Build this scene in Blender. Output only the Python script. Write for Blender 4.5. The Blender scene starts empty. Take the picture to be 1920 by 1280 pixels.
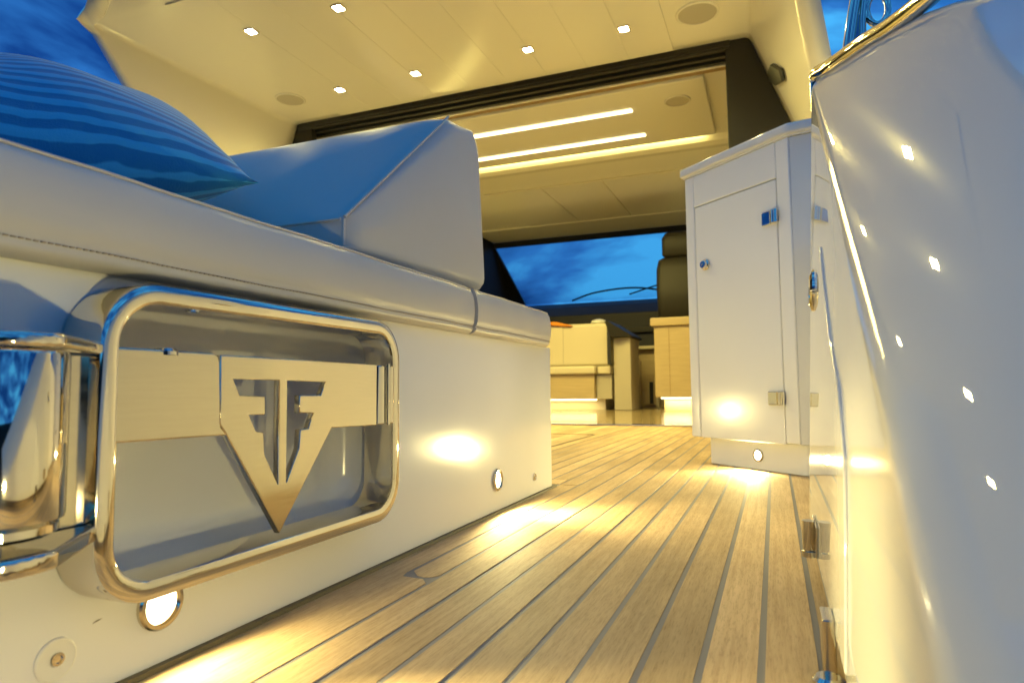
import bpy, bmesh, math, random
from mathutils import Vector, Matrix
random.seed(7)
S = bpy.context.scene
COL = S.collection
R = math.radians

# ---------------------------------------------------------------- camera
cam_d = bpy.data.cameras.new("camera")
cam = bpy.data.objects.new("camera", cam_d)
COL.objects.link(cam)
ax = Vector((0.9284, 0.37146, -0.00983)).normalized()
az = -Vector((-0.36991, 0.92638, 0.0706)).normalized()
ay = az.cross(ax).normalized()
ax = ay.cross(az).normalized()
M = Matrix((ax, ay, az)).transposed().to_4x4()
M.translation = Vector((0, 0, 0.23))
cam.matrix_world = M
cam_d.sensor_width = 36.0
cam_d.lens = 36.0 * 1227 / 1920
cam_d.clip_start = 0.01
cam_d.clip_end = 3000
cam_d.dof.use_dof = True
cam_d.dof.focus_distance = 0.95
cam_d.dof.aperture_fstop = 9.0
S.camera = cam

# ---------------------------------------------------------------- dusk sky
W = bpy.data.worlds.new("World")
S.world = W
W.use_nodes = True
wn, wl = W.node_tree.nodes, W.node_tree.links
wn.clear()
wo = wn.new("ShaderNodeOutputWorld")
bg = wn.new("ShaderNodeBackground")
tc = wn.new("ShaderNodeTexCoord")
mp = wn.new("ShaderNodeMapping")
mp.inputs["Scale"].default_value = (1.0, 1.0, 2.2)
mp.inputs["Location"].default_value = (0.35, 0.1, 0.2)
nz = wn.new("ShaderNodeTexNoise")
nz.inputs["Scale"].default_value = 3.8
nz.inputs["Detail"].default_value = 7
nz.inputs["Roughness"].default_value = 0.52
nz.inputs["Distortion"].default_value = 0.35
rp = wn.new("ShaderNodeValToRGB")
e = rp.color_ramp.elements
e[0].position = 0.40
e[0].color = (0.006, 0.055, 0.27, 1)
e[1].position = 0.62
e[1].color = (0.07, 0.48, 1.0, 1)
m_ = rp.color_ramp.elements.new(0.52)
m_.color = (0.030, 0.20, 0.62, 1)
wl.new(tc.outputs["Generated"], mp.inputs["Vector"])
wl.new(mp.outputs["Vector"], nz.inputs["Vector"])
wl.new(nz.outputs["Fac"], rp.inputs["Fac"])
wl.new(rp.outputs["Color"], bg.inputs["Color"])
bg.inputs["Strength"].default_value = 0.92
wl.new(bg.outputs["Background"], wo.inputs["Surface"])

S.view_settings.view_transform = 'Standard'
S.view_settings.look = 'None'
S.view_settings.exposure = 0.14
S.view_settings.gamma = 1.0
S.view_settings.use_curve_mapping = False
S.cycles.max_bounces = 10
S.cycles.diffuse_bounces = 5
S.cycles.glossy_bounces = 5
S.cycles.transmission_bounces = 6
S.cycles.transparent_max_bounces = 8
S.cycles.sample_clamp_indirect = 6.0
S.cycles.use_denoising = True
S.cycles.caustics_reflective = False
S.cycles.caustics_refractive = False
WARM = (1.0, 0.80, 0.22)
COURT = (1.0, 0.82, 0.33)
WARM2 = (1.0, 0.81, 0.27)

# ---------------------------------------------------------------- materials
def mat(name, color=(0.8, 0.8, 0.8), rough=0.5, metal=0.0, spec=0.5, coat=0.0, bump=None, var=None, emit=None, estr=0.0):
    m = bpy.data.materials.new(name)
    m.use_nodes = True
    nt = m.node_tree
    b = nt.nodes["Principled BSDF"]
    b.inputs["Base Color"].default_value = (*color, 1)
    b.inputs["Roughness"].default_value = rough
    b.inputs["Metallic"].default_value = metal
    b.inputs["Specular IOR Level"].default_value = spec
    b.inputs["Coat Weight"].default_value = coat
    b.inputs["Coat Roughness"].default_value = 0.012
    if emit:
        b.inputs["Emission Color"].default_value = (*emit, 1)
        b.inputs["Emission Strength"].default_value = estr
    tcn = nt.nodes.new("ShaderNodeTexCoord")
    if var:   # (scale, amount, stretch)
        n = nt.nodes.new("ShaderNodeTexNoise")
        n.inputs["Scale"].default_value = var[0]
        n.inputs["Detail"].default_value = 5
        mpn = nt.nodes.new("ShaderNodeMapping")
        mpn.inputs["Scale"].default_value = var[2]
        nt.links.new(tcn.outputs["Object"], mpn.inputs["Vector"])
        nt.links.new(mpn.outputs["Vector"], n.inputs["Vector"])
        mx = nt.nodes.new("ShaderNodeMix")
        mx.data_type = 'RGBA'
        a = var[1]
        mx.inputs[6].default_value = (*[c * (1 - a) for c in color], 1)
        mx.inputs[7].default_value = (*[min(1, c * (1 + a)) for c in color], 1)
        nt.links.new(n.outputs["Fac"], mx.inputs[0])
        nt.links.new(mx.outputs[2], b.inputs["Base Color"])
        mr = nt.nodes.new("ShaderNodeMapRange")
        mr.inputs[3].default_value = max(0.0, rough - 0.06)
        mr.inputs[4].default_value = rough + 0.06
        nt.links.new(n.outputs["Fac"], mr.inputs[0])
        nt.links.new(mr.outputs[0], b.inputs["Roughness"])
    if bump:  # (scale, strength, distance)
        n2 = nt.nodes.new("ShaderNodeTexNoise")
        n2.inputs["Scale"].default_value = bump[0]
        n2.inputs["Detail"].default_value = 3
        nt.links.new(tcn.outputs["Object"], n2.inputs["Vector"])
        bp = nt.nodes.new("ShaderNodeBump")
        bp.inputs["Strength"].default_value = bump[1]
        bp.inputs["Distance"].default_value = bump[2]
        nt.links.new(n2.outputs["Fac"], bp.inputs["Height"])
        nt.links.new(bp.outputs["Normal"], b.inputs["Normal"])
    return m

def emis(name, color, strength):
    m = bpy.data.materials.new(name)
    m.use_nodes = True
    nt = m.node_tree
    nt.nodes.clear()
    o = nt.nodes.new("ShaderNodeOutputMaterial")
    em = nt.nodes.new("ShaderNodeEmission")
    em.inputs["Color"].default_value = (*color, 1)
    em.inputs["Strength"].default_value = strength
    nt.links.new(em.outputs[0], o.inputs["Surface"])
    return m

GEL = mat("white gelcoat", (0.78, 0.78, 0.77), 0.13, spec=0.5, var=(6, 0.02, (1, 1, 1)), bump=(9, 0.05, 0.002))
GELG = mat("polished gelcoat", (0.66, 0.66, 0.645), 0.17, spec=0.002, coat=0.9, var=(7, 0.015, (1, 1, 1)))
CEIL = mat("glossy headliner", (0.76, 0.74, 0.68), 0.16, spec=0.45)
VINYL = mat("white vinyl", (0.52, 0.50, 0.465), 0.40, spec=0.45, var=(5, 0.04, (1, 1, 1)), bump=(260, 0.12, 0.0006))
VINYLB = mat("white vinyl creased", (0.50, 0.485, 0.46), 0.46, spec=0.45, var=(4, 0.04, (1, 1, 1)), bump=(46, 0.14, 0.0012))
THREAD = mat("beige thread", (0.34, 0.28, 0.2), 0.7)
PIPING = mat("vinyl piping", (0.55, 0.50, 0.43), 0.45)
CHROME = mat("polished stainless steel", (0.70, 0.66, 0.575), 0.045, 1.0, bump=(9, 0.012, 0.002))
STEEL = mat("brushed stainless steel", (0.64, 0.58, 0.46), 0.12, 1.0, var=(30, 0.05, (1, 1, 14)), bump=(40, 0.03, 0.001))
BLACK = mat("black anodised frame", (0.012, 0.012, 0.010), 0.45)
BLACKG = mat("black panel", (0.014, 0.013, 0.010), 0.5)
CAULK = mat("grey deck caulk", (0.22, 0.21, 0.21), 0.7, spec=0.2)
GRILLE = mat("speaker cloth", (0.45, 0.42, 0.36), 0.8, bump=(900, 0.5, 0.001))
CREAM = mat("cream vinyl", (0.56, 0.50, 0.37), 0.5, bump=(30, 0.08, 0.002))
OAK = mat("light oak veneer", (0.46, 0.36, 0.21), 0.4, var=(5, 0.18, (1, 1, 14)))
OAKH = mat("light oak grain", (0.46, 0.36, 0.21), 0.4, var=(4, 0.2, (1, 1, 20)))
OAKF = mat("saloon oak floor", (0.30, 0.23, 0.13), 0.13, var=(3, 0.15, (14, 1, 1)))
TAUPE = mat("taupe panel", (0.42, 0.38, 0.30), 0.5)
HELM = mat("dark helm leather", (0.009, 0.008, 0.006), 0.6, bump=(90, 0.1, 0.001))
DASH = mat("dark dashboard", (0.012, 0.013, 0.018), 0.6)
BROWN = mat("brown blind cassette", (0.26, 0.17, 0.08), 0.6)
ORANGE = mat("orange cloth", (0.65, 0.22, 0.02), 0.8)
LENS = emis("lit lens", (1.0, 0.86, 0.55), 14.0)
LENSW = emis("lit downlight lens", (1.0, 0.90, 0.66), 60.0)
STRIP = emis("lit led strip", (1.0, 0.84, 0.45), 5.0)
RUBBER = mat("dark rubber", (0.03, 0.03, 0.03), 0.7)
SEALER = mat("tan sealant", (0.10, 0.085, 0.05), 0.7)
WATER = mat("dark sea water", (0.005, 0.02, 0.05), 0.3, spec=0.1)
HILL = mat("dark wooded hill", (0.02, 0.035, 0.03), 0.9, var=(0.05, 0.4, (1, 1, 1)))
WHITEP = mat("white plastic", (0.75, 0.74, 0.68), 0.3)

def teak_mat():
    m = bpy.data.materials.new("weathered teak")
    m.use_nodes = True
    nt = m.node_tree
    N, L = nt.nodes, nt.links
    b = N["Principled BSDF"]
    b.inputs["Roughness"].default_value = 0.72
    b.inputs["Specular IOR Level"].default_value = 0.2
    t = N.new("ShaderNodeTexCoord")
    oi = N.new("ShaderNodeObjectInfo")
    add = N.new("ShaderNodeVectorMath")
    add.operation = 'ADD'
    sc = N.new("ShaderNodeVectorMath")
    sc.operation = 'SCALE'
    cmb = N.new("ShaderNodeCombineXYZ")
    L.new(oi.outputs["Random"], cmb.inputs[0])
    L.new(oi.outputs["Random"], cmb.inputs[1])
    L.new(oi.outputs["Random"], cmb.inputs[2])
    L.new(cmb.outputs[0], sc.inputs[0])
    sc.inputs["Scale"].default_value = 37.0
    L.new(t.outputs["Object"], add.inputs[0])
    L.new(sc.outputs[0], add.inputs[1])
    def noise(scale, vec, det=6, rough=0.6):
        mpn = N.new("ShaderNodeMapping")
        mpn.inputs["Scale"].default_value = vec
        n = N.new("ShaderNodeTexNoise")
        n.inputs["Scale"].default_value = scale
        n.inputs["Detail"].default_value = det
        n.inputs["Roughness"].default_value = rough
        L.new(add.outputs[0], mpn.inputs["Vector"])
        L.new(mpn.outputs["Vector"], n.inputs["Vector"])
        return n
    g1 = noise(40, (5, 0.16, 1))       # long grain
    g2 = noise(150, (4, 0.35, 1), 4, 0.7)   # fine pores
    g3 = noise(6, (1, 0.5, 1), 3)      # blotches
    r1 = N.new("ShaderNodeValToRGB")
    r1.color_ramp.elements[0].position = 0.28
    r1.color_ramp.elements[0].color = (0.47, 0.325, 0.175, 1)
    r1.color_ramp.elements[1].position = 0.72
    r1.color_ramp.elements[1].color = (0.62, 0.455, 0.26, 1)
    L.new(g1.outputs["Fac"], r1.inputs["Fac"])
    r2 = N.new("ShaderNodeValToRGB")
    r2.color_ramp.elements[0].position = 0.34
    r2.color_ramp.elements[0].color = (0.50, 0.47, 0.44, 1)
    r2.color_ramp.elements[1].position = 0.52
    r2.color_ramp.elements[1].color = (1, 1, 1, 1)
    L.new(g2.outputs["Fac"], r2.inputs["Fac"])
    mu = N.new("ShaderNodeMix")
    mu.data_type = 'RGBA'
    mu.blend_type = 'MULTIPLY'
    mu.inputs[0].default_value = 0.45
    L.new(r1.outputs[0], mu.inputs[6])
    L.new(r2.outputs[0], mu.inputs[7])
    hv = N.new("ShaderNodeHueSaturation")
    mr = N.new("ShaderNodeMapRange")
    mr.inputs[3].default_value = 0.76
    mr.inputs[4].default_value = 1.12
    L.new(oi.outputs["Random"], mr.inputs[0])
    mm = N.new("ShaderNodeMath")
    mm.operation = 'MULTIPLY'
    mr3 = N.new("ShaderNodeMapRange")
    mr3.inputs[1].default_value = 0.3
    mr3.inputs[2].default_value = 0.7
    mr3.inputs[3].default_value = 0.78
    mr3.inputs[4].default_value = 1.18
    L.new(g3.outputs["Fac"], mr3.inputs[0])
    L.new(mr.outputs[0], mm.inputs[0])
    L.new(mr3.outputs[0], mm.inputs[1])
    L.new(mm.outputs[0], hv.inputs["Value"])
    L.new(mu.outputs[2], hv.inputs["Color"])
    L.new(hv.outputs[0], b.inputs["Base Color"])
    bp = N.new("ShaderNodeBump")
    bp.inputs["Strength"].default_value = 0.35
    bp.inputs["Distance"].default_value = 0.001
    L.new(g2.outputs["Fac"], bp.inputs["Height"])
    L.new(bp.outputs[0], b.inputs["Normal"])
    return m
TEAK = teak_mat()

def stripe_mat():
    m = bpy.data.materials.new("blue wave striped fabric")
    m.use_nodes = True
    nt = m.node_tree
    N, L = nt.nodes, nt.links
    b = N["Principled BSDF"]
    b.inputs["Roughness"].default_value = 0.85
    b.inputs["Sheen Weight"].default_value = 0.25
    t = N.new("ShaderNodeTexCoord")
    sep = N.new("ShaderNodeSeparateXYZ")
    L.new(t.outputs["UV"], sep.inputs[0])
    n = N.new("ShaderNodeTexNoise")
    n.inputs["Scale"].default_value = 9
    n.inputs["Detail"].default_value = 2
    L.new(t.outputs["UV"], n.inputs["Vector"])
    a1 = N.new("ShaderNodeMath"); a1.operation = 'MULTIPLY_ADD'
    L.new(n.outputs["Fac"], a1.inputs[0]); a1.inputs[1].default_value = 0.035
    L.new(sep.outputs["Y"], a1.inputs[2])
    a2 = N.new("ShaderNodeMath"); a2.operation = 'MULTIPLY'
    L.new(a1.outputs[0], a2.inputs[0]); a2.inputs[1].default_value = 2 * math.pi * 22
    a3 = N.new("ShaderNodeMath"); a3.operation = 'SINE'
    L.new(a2.outputs[0], a3.inputs[0])
    r = N.new("ShaderNodeValToRGB")
    r.color_ramp.elements[0].position = 0.42
    r.color_ramp.elements[0].color = (0.013, 0.20, 0.38, 1)
    r.color_ramp.elements[1].position = 0.62
    r.color_ramp.elements[1].color = (0.07, 0.44, 0.64, 1)
    mr = N.new("ShaderNodeMapRange")
    mr.inputs[1].default_value = -1
    L.new(a3.outputs[0], mr.inputs[0])
    L.new(mr.outputs[0], r.inputs["Fac"])
    L.new(r.outputs[0], b.inputs["Base Color"])
    bp = N.new("ShaderNodeBump")
    bp.inputs["Strength"].default_value = 0.35
    bp.inputs["Distance"].default_value = 0.002
    wv = N.new("ShaderNodeTexNoise")
    wv.inputs["Scale"].default_value = 240
    L.new(t.outputs["UV"], wv.inputs["Vector"])
    ad = N.new("ShaderNodeMath"); ad.operation = 'MULTIPLY_ADD'
    L.new(wv.outputs["Fac"], ad.inputs[0]); ad.inputs[1].default_value = 0.7
    L.new(mr.outputs[0], ad.inputs[2])
    L.new(ad.outputs[0], bp.inputs["Height"])
    L.new(bp.outputs[0], b.inputs["Normal"])
    return m
STRIPE = stripe_mat()

def glass_mat():
    m = bpy.data.materials.new("windscreen glass")
    m.use_nodes = True
    nt = m.node_tree
    nt.nodes.clear()
    o = nt.nodes.new("ShaderNodeOutputMaterial")
    tr = nt.nodes.new("ShaderNodeBsdfTransparent")
    tr.inputs[0].default_value = (0.90, 0.93, 0.95, 1)
    gl = nt.nodes.new("ShaderNodeBsdfGlossy")
    gl.inputs["Roughness"].default_value = 0.02
    fr = nt.nodes.new("ShaderNodeFresnel")
    fr.inputs[0].default_value = 1.45
    mx = nt.nodes.new("ShaderNodeMixShader")
    nt.links.new(fr.outputs[0], mx.inputs[0])
    nt.links.new(tr.outputs[0], mx.inputs[1])
    nt.links.new(gl.outputs[0], mx.inputs[2])
    nt.links.new(mx.outputs[0], o.inputs["Surface"])
    return m
GLASS = glass_mat()

# ---------------------------------------------------------------- helpers
def tag(o, label=None, cat=None, group=None, kind=None):
    if label: o["label"] = label
    if cat: o["category"] = cat
    if group: o["group"] = group
    if kind: o["kind"] = kind
    return o

def empty(name, loc=(0, 0, 0)):
    o = bpy.data.objects.new(name, None)
    o.empty_display_size = 0.05
    COL.objects.link(o)
    o.location = loc
    return o

def link(name, me, m, parent=None):
    o = bpy.data.objects.new(name, me)
    if m: me.materials.append(m)
    COL.objects.link(o)
    if parent:
        o.parent = parent
        # all geometry is authored in world coordinates: undo the parent's place
        p, off = parent, Vector((0, 0, 0))
        while p is not None:
            off += p.location
            p = p.parent
        o.location = -off
    return o

def done(bm, name, m, parent=None, angle=32, wn_mod=False, smooth=True, recalc=True):
    if recalc:
        bmesh.ops.recalc_face_normals(bm, faces=bm.faces[:])
    if smooth:
        for f in bm.faces: f.smooth = True
        for ed in bm.edges:
            if len(ed.link_faces) == 2 and ed.calc_face_angle(0) > R(angle):
                ed.smooth = False
    me = bpy.data.meshes.new(name)
    bm.to_mesh(me)
    bm.free()
    o = link(name, me, m, parent)
    if wn_mod:
        w = o.modifiers.new("wn", 'WEIGHTED_NORMAL')
        w.keep_sharp = True
    return o

def addbox(bm, x0, x1, y0, y1, z0, z1, bev=0.0, seg=2):
    vs = [bm.verts.new(p) for p in ((x0, y0, z0), (x1, y0, z0), (x1, y1, z0), (x0, y1, z0), (x0, y0, z1), (x1, y0, z1), (x1, y1, z1), (x0, y1, z1))]
    fs = [bm.faces.new([vs[i] for i in q]) for q in ((3, 2, 1, 0), (4, 5, 6, 7), (0, 1, 5, 4), (1, 2, 6, 5), (2, 3, 7, 6), (3, 0, 4, 7))]
    if bev:
        ed = list({e_ for f in fs for e_ in f.edges})
        bmesh.ops.bevel(bm, geom=ed, offset=bev, segments=seg, profile=0.5, affect='EDGES')
    return bm

def box(name, x0, x1, y0, y1, z0, z1, m, parent=None, bev=0.0, seg=2):
    bm = bmesh.new()
    addbox(bm, x0, x1, y0, y1, z0, z1, bev, seg)
    return done(bm, name, m, parent, wn_mod=bev > 0)

def addprism(bm, pts, d, bev=0.0, seg=2):
    """pts: list of 3D points (planar polygon), d: extrusion vector"""
    d = Vector(d)
    a = [bm.verts.new(p) for p in pts]
    b = [bm.verts.new(Vector(p) + d) for p in pts]
    n = len(pts)
    fs = [bm.faces.new(a), bm.faces.new(b[::-1])]
    for i in range(n):
        fs.append(bm.faces.new((a[i], b[i], b[(i + 1) % n], a[(i + 1) % n])))
    bmesh.ops.recalc_face_normals(bm, faces=fs)
    if bev:
        ed = list({e_ for f in fs for e_ in f.edges})
        bmesh.ops.bevel(bm, geom=ed, offset=bev, segments=seg, profile=0.5, affect='EDGES')
    return bm

def prism(name, pts, d, m, parent=None, bev=0.0, seg=2):
    bm = bmesh.new()
    addprism(bm, pts, d, bev, seg)
    return done(bm, name, m, parent, wn_mod=bev > 0)

def basis(d):
    d = Vector(d).normalized()
    u = d.orthogonal().normalized()
    return d, u, d.cross(u)

def addlathe(bm, base, axis, prof, n=32):
    """prof: list of (radius, height along axis); radius 0 ends close the shape"""
    d, u, v = basis(axis)
    base = Vector(base)
    rings = []
    for r, h in prof:
        if r <= 1e-6:
            rings.append([bm.verts.new(base + d * h)])
        else:
            rings.append([bm.verts.new(base + d * h + (u * math.cos(2 * math.pi * k / n) + v * math.sin(2 * math.pi * k / n)) * r) for k in range(n)])
    for a, b in zip(rings[:-1], rings[1:]):
        for k in range(n):
            k2 = (k + 1) % n
            if len(a) == 1 and len(b) > 1: bm.faces.new((a[0], b[k], b[k2]))
            elif len(b) == 1 and len(a) > 1: bm.faces.new((a[k], a[k2], b[0]))
            elif len(a) > 1: bm.faces.new((a[k], a[k2], b[k2], b[k]))
    return bm

def lathe(name, base, axis, prof, m, parent=None, n=32):
    bm = bmesh.new()
    addlathe(bm, base, axis, prof, n)
    return done(bm, name, m, parent)

def addtube(bm, path, r, n=10, closed=False, cap=True):
    P = [Vector(p) for p in path]
    N = len(P)
    rings = []
    prev = None
    for i in range(N):
        if closed: t = (P[(i + 1) % N] - P[i - 1]).normalized()
        else: t = (P[min(i + 1, N - 1)] - P[max(i - 1, 0)]).normalized()
        if prev is None: u = t.orthogonal().normalized()
        else:
            u = prev - t * prev.dot(t)
            u.normalize()
        prev = u
        v = t.cross(u)
        rr = r[i] if isinstance(r, (list, tuple)) else r
        rings.append([bm.verts.new(P[i] + (u * math.cos(2 * math.pi * k / n) + v * math.sin(2 * math.pi * k / n)) * rr) for k in range(n)])
    for i in range(N if closed else N - 1):
        a, b = rings[i], rings[(i + 1) % N]
        for k in range(n):
            bm.faces.new((a[k], a[(k + 1) % n], b[(k + 1) % n], b[k]))
    if cap and not closed:
        bm.faces.new(rings[0][::-1])
        bm.faces.new(rings[-1])
    return bm

def tube(name, path, r, m, parent=None, n=10, closed=False):
    bm = bmesh.new()
    addtube(bm, path, r, n, closed)
    return done(bm, name, m, parent, angle=50)

def rrect(a0, a1, b0, b1, r, n=8):
    """rounded rectangle loop in two dimensions, anticlockwise"""
    out = []
    for cx, cy, s in ((a1 - r, b1 - r, 0), (a0 + r, b1 - r, 1), (a0 + r, b0 + r, 2), (a1 - r, b0 + r, 3)):
        for k in range(n + 1):
            t = math.pi / 2 * (s + k / n)
            out.append((cx + r * math.cos(t), cy + r * math.sin(t)))
    return out

def spline(ctrl, n=8):
    P = [Vector(c) for c in ctrl]
    P = [P[0] * 2 - P[1]] + P + [P[-1] * 2 - P[-2]]
    out = []
    for i in range(1, len(P) - 2):
        for k in range(n):
            t = k / n
            a, b, c, d = P[i - 1:i + 3]
            out.append(0.5 * (2 * b + (c - a) * t + (2 * a - 5 * b + 4 * c - d) * t * t + (3 * b - a - 3 * c + d) * t ** 3))
    out.append(P[-2].copy())
    return out

def loft(bm, rings, closed=False, capends=True):
    V = [[bm.verts.new(p) for p in r] for r in rings]
    n = len(V[0])
    for a, b in zip(V[:-1], V[1:]):
        for k in range(n if closed else n - 1):
            bm.faces.new((a[k], a[(k + 1) % n], b[(k + 1) % n], b[k]))
    if closed and capends:
        bm.faces.new(V[0][::-1])
        bm.faces.new(V[-1])
    return V

def lamp_spot(name, loc, aim, power, color, size, blend, radius, parent):
    l = bpy.data.lights.new(name, 'SPOT')
    l.energy = power
    l.color = color
    l.spot_size = R(size)
    l.spot_blend = blend
    l.shadow_soft_size = radius
    o = bpy.data.objects.new(name, l)
    COL.objects.link(o)
    d = Vector(aim).normalized()
    o.rotation_mode = 'QUATERNION'
    o.rotation_quaternion = d.to_track_quat('-Z', 'Y')
    p, off = parent, Vector((0, 0, 0))
    while p is not None:
        off += p.location
        p = p.parent
    o.parent = parent
    o.location = Vector(loc) - off
    return o

def lamp_area(name, loc, aim, power, color, sx, sy, parent, up='Y', spread=180):
    l = bpy.data.lights.new(name, 'AREA')
    l.shape = 'RECTANGLE'
    l.size, l.size_y = sx, sy
    l.energy = power
    l.color = color
    l.spread = R(spread)
    o = bpy.data.objects.new(name, l)
    COL.objects.link(o)
    o.rotation_mode = 'QUATERNION'
    o.rotation_quaternion = Vector(aim).normalized().to_track_quat('-Z', up)
    p, off = parent, Vector((0, 0, 0))
    while p is not None:
        off += p.location
        p = p.parent
    o.parent = parent
    o.location = Vector(loc) - off
    return o

# ================================================================ SETTING
# sea, far shore
bm = bmesh.new()
vs = [bm.verts.new(p) for p in ((-1500, -1500, -0.95), (1500, -1500, -0.95), (1500, 1500, -0.95), (-1500, 1500, -0.95))]
bm.faces.new(vs)
tag(done(bm, "water", WATER), kind="structure")
bm = bmesh.new()
rings = []
for i in range(121):
    a = 2 * math.pi * i / 120
    h = 34 + 14 * math.sin(a * 3 + 1) + 9 * math.sin(a * 7 + 2) + 6 * math.sin(a * 17)
    h *= 1.0 + 2.2 * max(0.0, -math.sin(a + 0.3))
    rings.append([(900 * math.cos(a), 900 * math.sin(a), -1.5), (940 * math.cos(a), 940 * math.sin(a), max(6, h) * 0.7), (1010 * math.cos(a), 1010 * math.sin(a), max(9, h) * 1.15), (1200 * math.cos(a), 1200 * math.sin(a), -1.5)])
loft(bm, rings)
tag(done(bm, "hills", HILL), kind="structure")

bm = bmesh.new()
for i in range(70):
    a = random.uniform(math.pi * 1.02, math.pi * 1.98)
    d = random.uniform(820, 890)
    z = random.choice((2, 3, 5, 8, 14))
    addbox(bm, d * math.cos(a) - 1.2, d * math.cos(a) + 1.2, d * math.sin(a) - 1.2, d * math.sin(a) + 1.2, z, z + 2.4)
tag(done(bm, "shore_lights", emis("distant lamps", (1.0, 0.7, 0.35), 6.0), smooth=False), kind="stuff")

# boat hull under the deck
box("hull", -3.75, 0.42, -1.6, 9.4, -0.9, -0.03, GEL)
tag(bpy.data.objects["hull"], kind="structure")

# teak deck: caulked base with one object per plank
deck = box("deck", -3.6, 0.36, -1.5, 3.84, -0.03, -0.0008, CAULK)
tag(deck, kind="structure")
PW, GAP = 0.0465, 0.0062
plank_cache = {}
def plank(x0, x1, y0, y1, nib=False):
    bm = bmesh.new()
    z1 = random.uniform(-0.0006, 0.0004)
    if nib:
        w = (x1 - x0)
        pts = [(x0, y1, -0.0009), (x1, y1, -0.0009), (x1, y0 + 0.012, -0.0009), (x1 - 0.006, y0 + 0.003, -0.0009), (x1 - 0.014, y0, -0.0009), (x0 + 0.014, y0 + 0.004, -0.0009), (x0, y0 + 0.02, -0.0009)]
        addprism(bm, pts, (0, 0, 0.0009 + z1))
    else:
        addbox(bm, x0, x1, y0, y1, -0.0009, z1)
    o = done(bm, "plank", TEAK, deck, smooth=False)
    return o
xs = -0.018
k = 0
NIB0 = -0.4365
for k in range(-8, 34):
    x1 = xs - k * PW - GAP / 2
    x0 = xs - (k + 1) * PW + GAP / 2
    if x1 > 0.36: continue
    if k == 8:      # narrow plank that ends in a nib beside the seat base
        plank(x0, x1, 0.722, 3.82, nib=True)
        continue
    if k == 9:      # margin plank, widening aft of the nib
        bm = bmesh.new()
        pts = [(x0, -0.6, -0.0009), (xs - 8 * PW - GAP / 2, -0.6, -0.0009), (xs - 8 * PW - GAP / 2, 0.70, -0.0009), (xs - 8 * PW - 0.014, 0.713, -0.0009), (x1 + 0.005, 0.716, -0.0009), (x1, 0.735, -0.0009), (x1, 1.50, -0.0009), (x0, 1.50, -0.0009)]
        addprism(bm, pts, (0, 0, 0.0009))
        done(bm, "plank", TEAK, deck, smooth=False)
        plank(x0, x1, 1.505, 3.82)
        continue
    if k < 9:
        ym = 1.50 + 0.05 * ((k * 5) % 7) if k % 3 == 1 else None
        y_end = 3.82
        # transverse margin before the cabinet
        plank(x0, x1, -0.6, y_end)
    else:
        plank(x0, x1, 1.585, 3.82)
        if k == 10: plank(-0.95, xs - 10 * PW - GAP / 2, 1.512, 1.58)
# dark edge joint along the seat base
box("caulk_joint", -0.4845, -0.478, -0.6, 1.47, -0.0009, 0.0045, SEALER, deck)
# deck hatch outline at the far left
bm = bmesh.new()
addbox(bm, -0.822, -0.815, 2.05, 3.12, -0.003, 0.0012)
addbox(bm, -1.6, -0.823, 3.12, 3.127, -0.003, 0.0012)
done(bm, "hatch_joint", SEALER, deck, smooth=False)

tag(box("quay", -70, 70, -13, -9, -1.2, 0.75, mat("dark quay stone", (0.035, 0.035, 0.033), 0.85)), kind="structure")  # out of view, added so the hinge post reflects something dark
tag(box("quay", 8, 14, -9, 60, -1.2, 0.95, bpy.data.materials["dark quay stone"]), kind="structure")  # starboard side, added to keep bright water out of the post's reflection
# aft platform behind the camera (seen only in reflections)
tag(box("swim_platform", -3.6, 0.42, -2.6, -1.51, -0.35, -0.3, TEAK), kind="structure")

# ================================================================ SEAT BASE
BX = -0.485
base = tag(empty("bench", (BX, 0.6, 0)), "white glossy bench base with a recessed pocket behind the polished steel gate", "bench")
bm = bmesh.new()
Y0, Y1, ZT = -0.35, 1.462, 0.322
ry0, ry1, rz0, rz1 = 0.335, 0.724, 0.078, 0.299
outer = [(Y0, 0.0), (Y1 - 0.010, 0.0), (Y1 - 0.010, ZT), (Y0, ZT)]
hole = rrect(ry0, ry1, rz0, rz1, 0.038, 8)
ov = [bm.verts.new((BX, y, z)) for y, z in outer]
hv = [bm.verts.new((BX, y, z)) for y, z in hole]
eds = []
for L_ in (ov, hv):
    for i in range(len(L_)):
        eds.append(bm.edges.new((L_[i], L_[(i + 1) % len(L_)])))
bmesh.ops.triangle_fill(bm, use_beauty=True, edges=eds)
# rounded end corner, end face, top, near end
arc = []
for k in range(7):
    t = math.pi / 2 * k / 6
    arc.append((BX - 0.010 + 0.010 * math.cos(t), Y1 - 0.010 + 0.010 * math.sin(t)))
arc.append((-1.38, Y1))
pl = None
for k in range(len(arc) - 1):
    (xa, ya), (xb, yb) = arc[k], arc[k + 1]
    a = [bm.verts.new(p) for p in ((xa, ya, 0), (xb, yb, 0), (xb, yb, ZT), (xa, ya, ZT))]
    bm.faces.new(a)
a = [bm.verts.new(p) for p in ((BX, Y0, ZT), (BX, Y1 - 0.01, ZT), (BX - 0.01, Y1, ZT), (-1.38, Y1, ZT), (-1.38, Y0, ZT))]
bm.faces.new(a)
a = [bm.verts.new(p) for p in ((BX, Y0, 0), (BX, Y0, ZT), (-1.38, Y0, ZT), (-1.38, Y0, 0))]
bm.faces.new(a)
a = [bm.verts.new(p) for p in ((-1.38, Y0, 0), (-1.38, Y1, 0), (-1.38, Y1, ZT), (-1.38, Y0, ZT))]
bm.faces.new(a)
bmesh.ops.remove_doubles(bm, verts=bm.verts[:], dist=1e-5)
bmesh.ops.holes_fill(bm, edges=[], sides=0)
done(bm, "shell", GEL, base, wn_mod=False)
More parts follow.
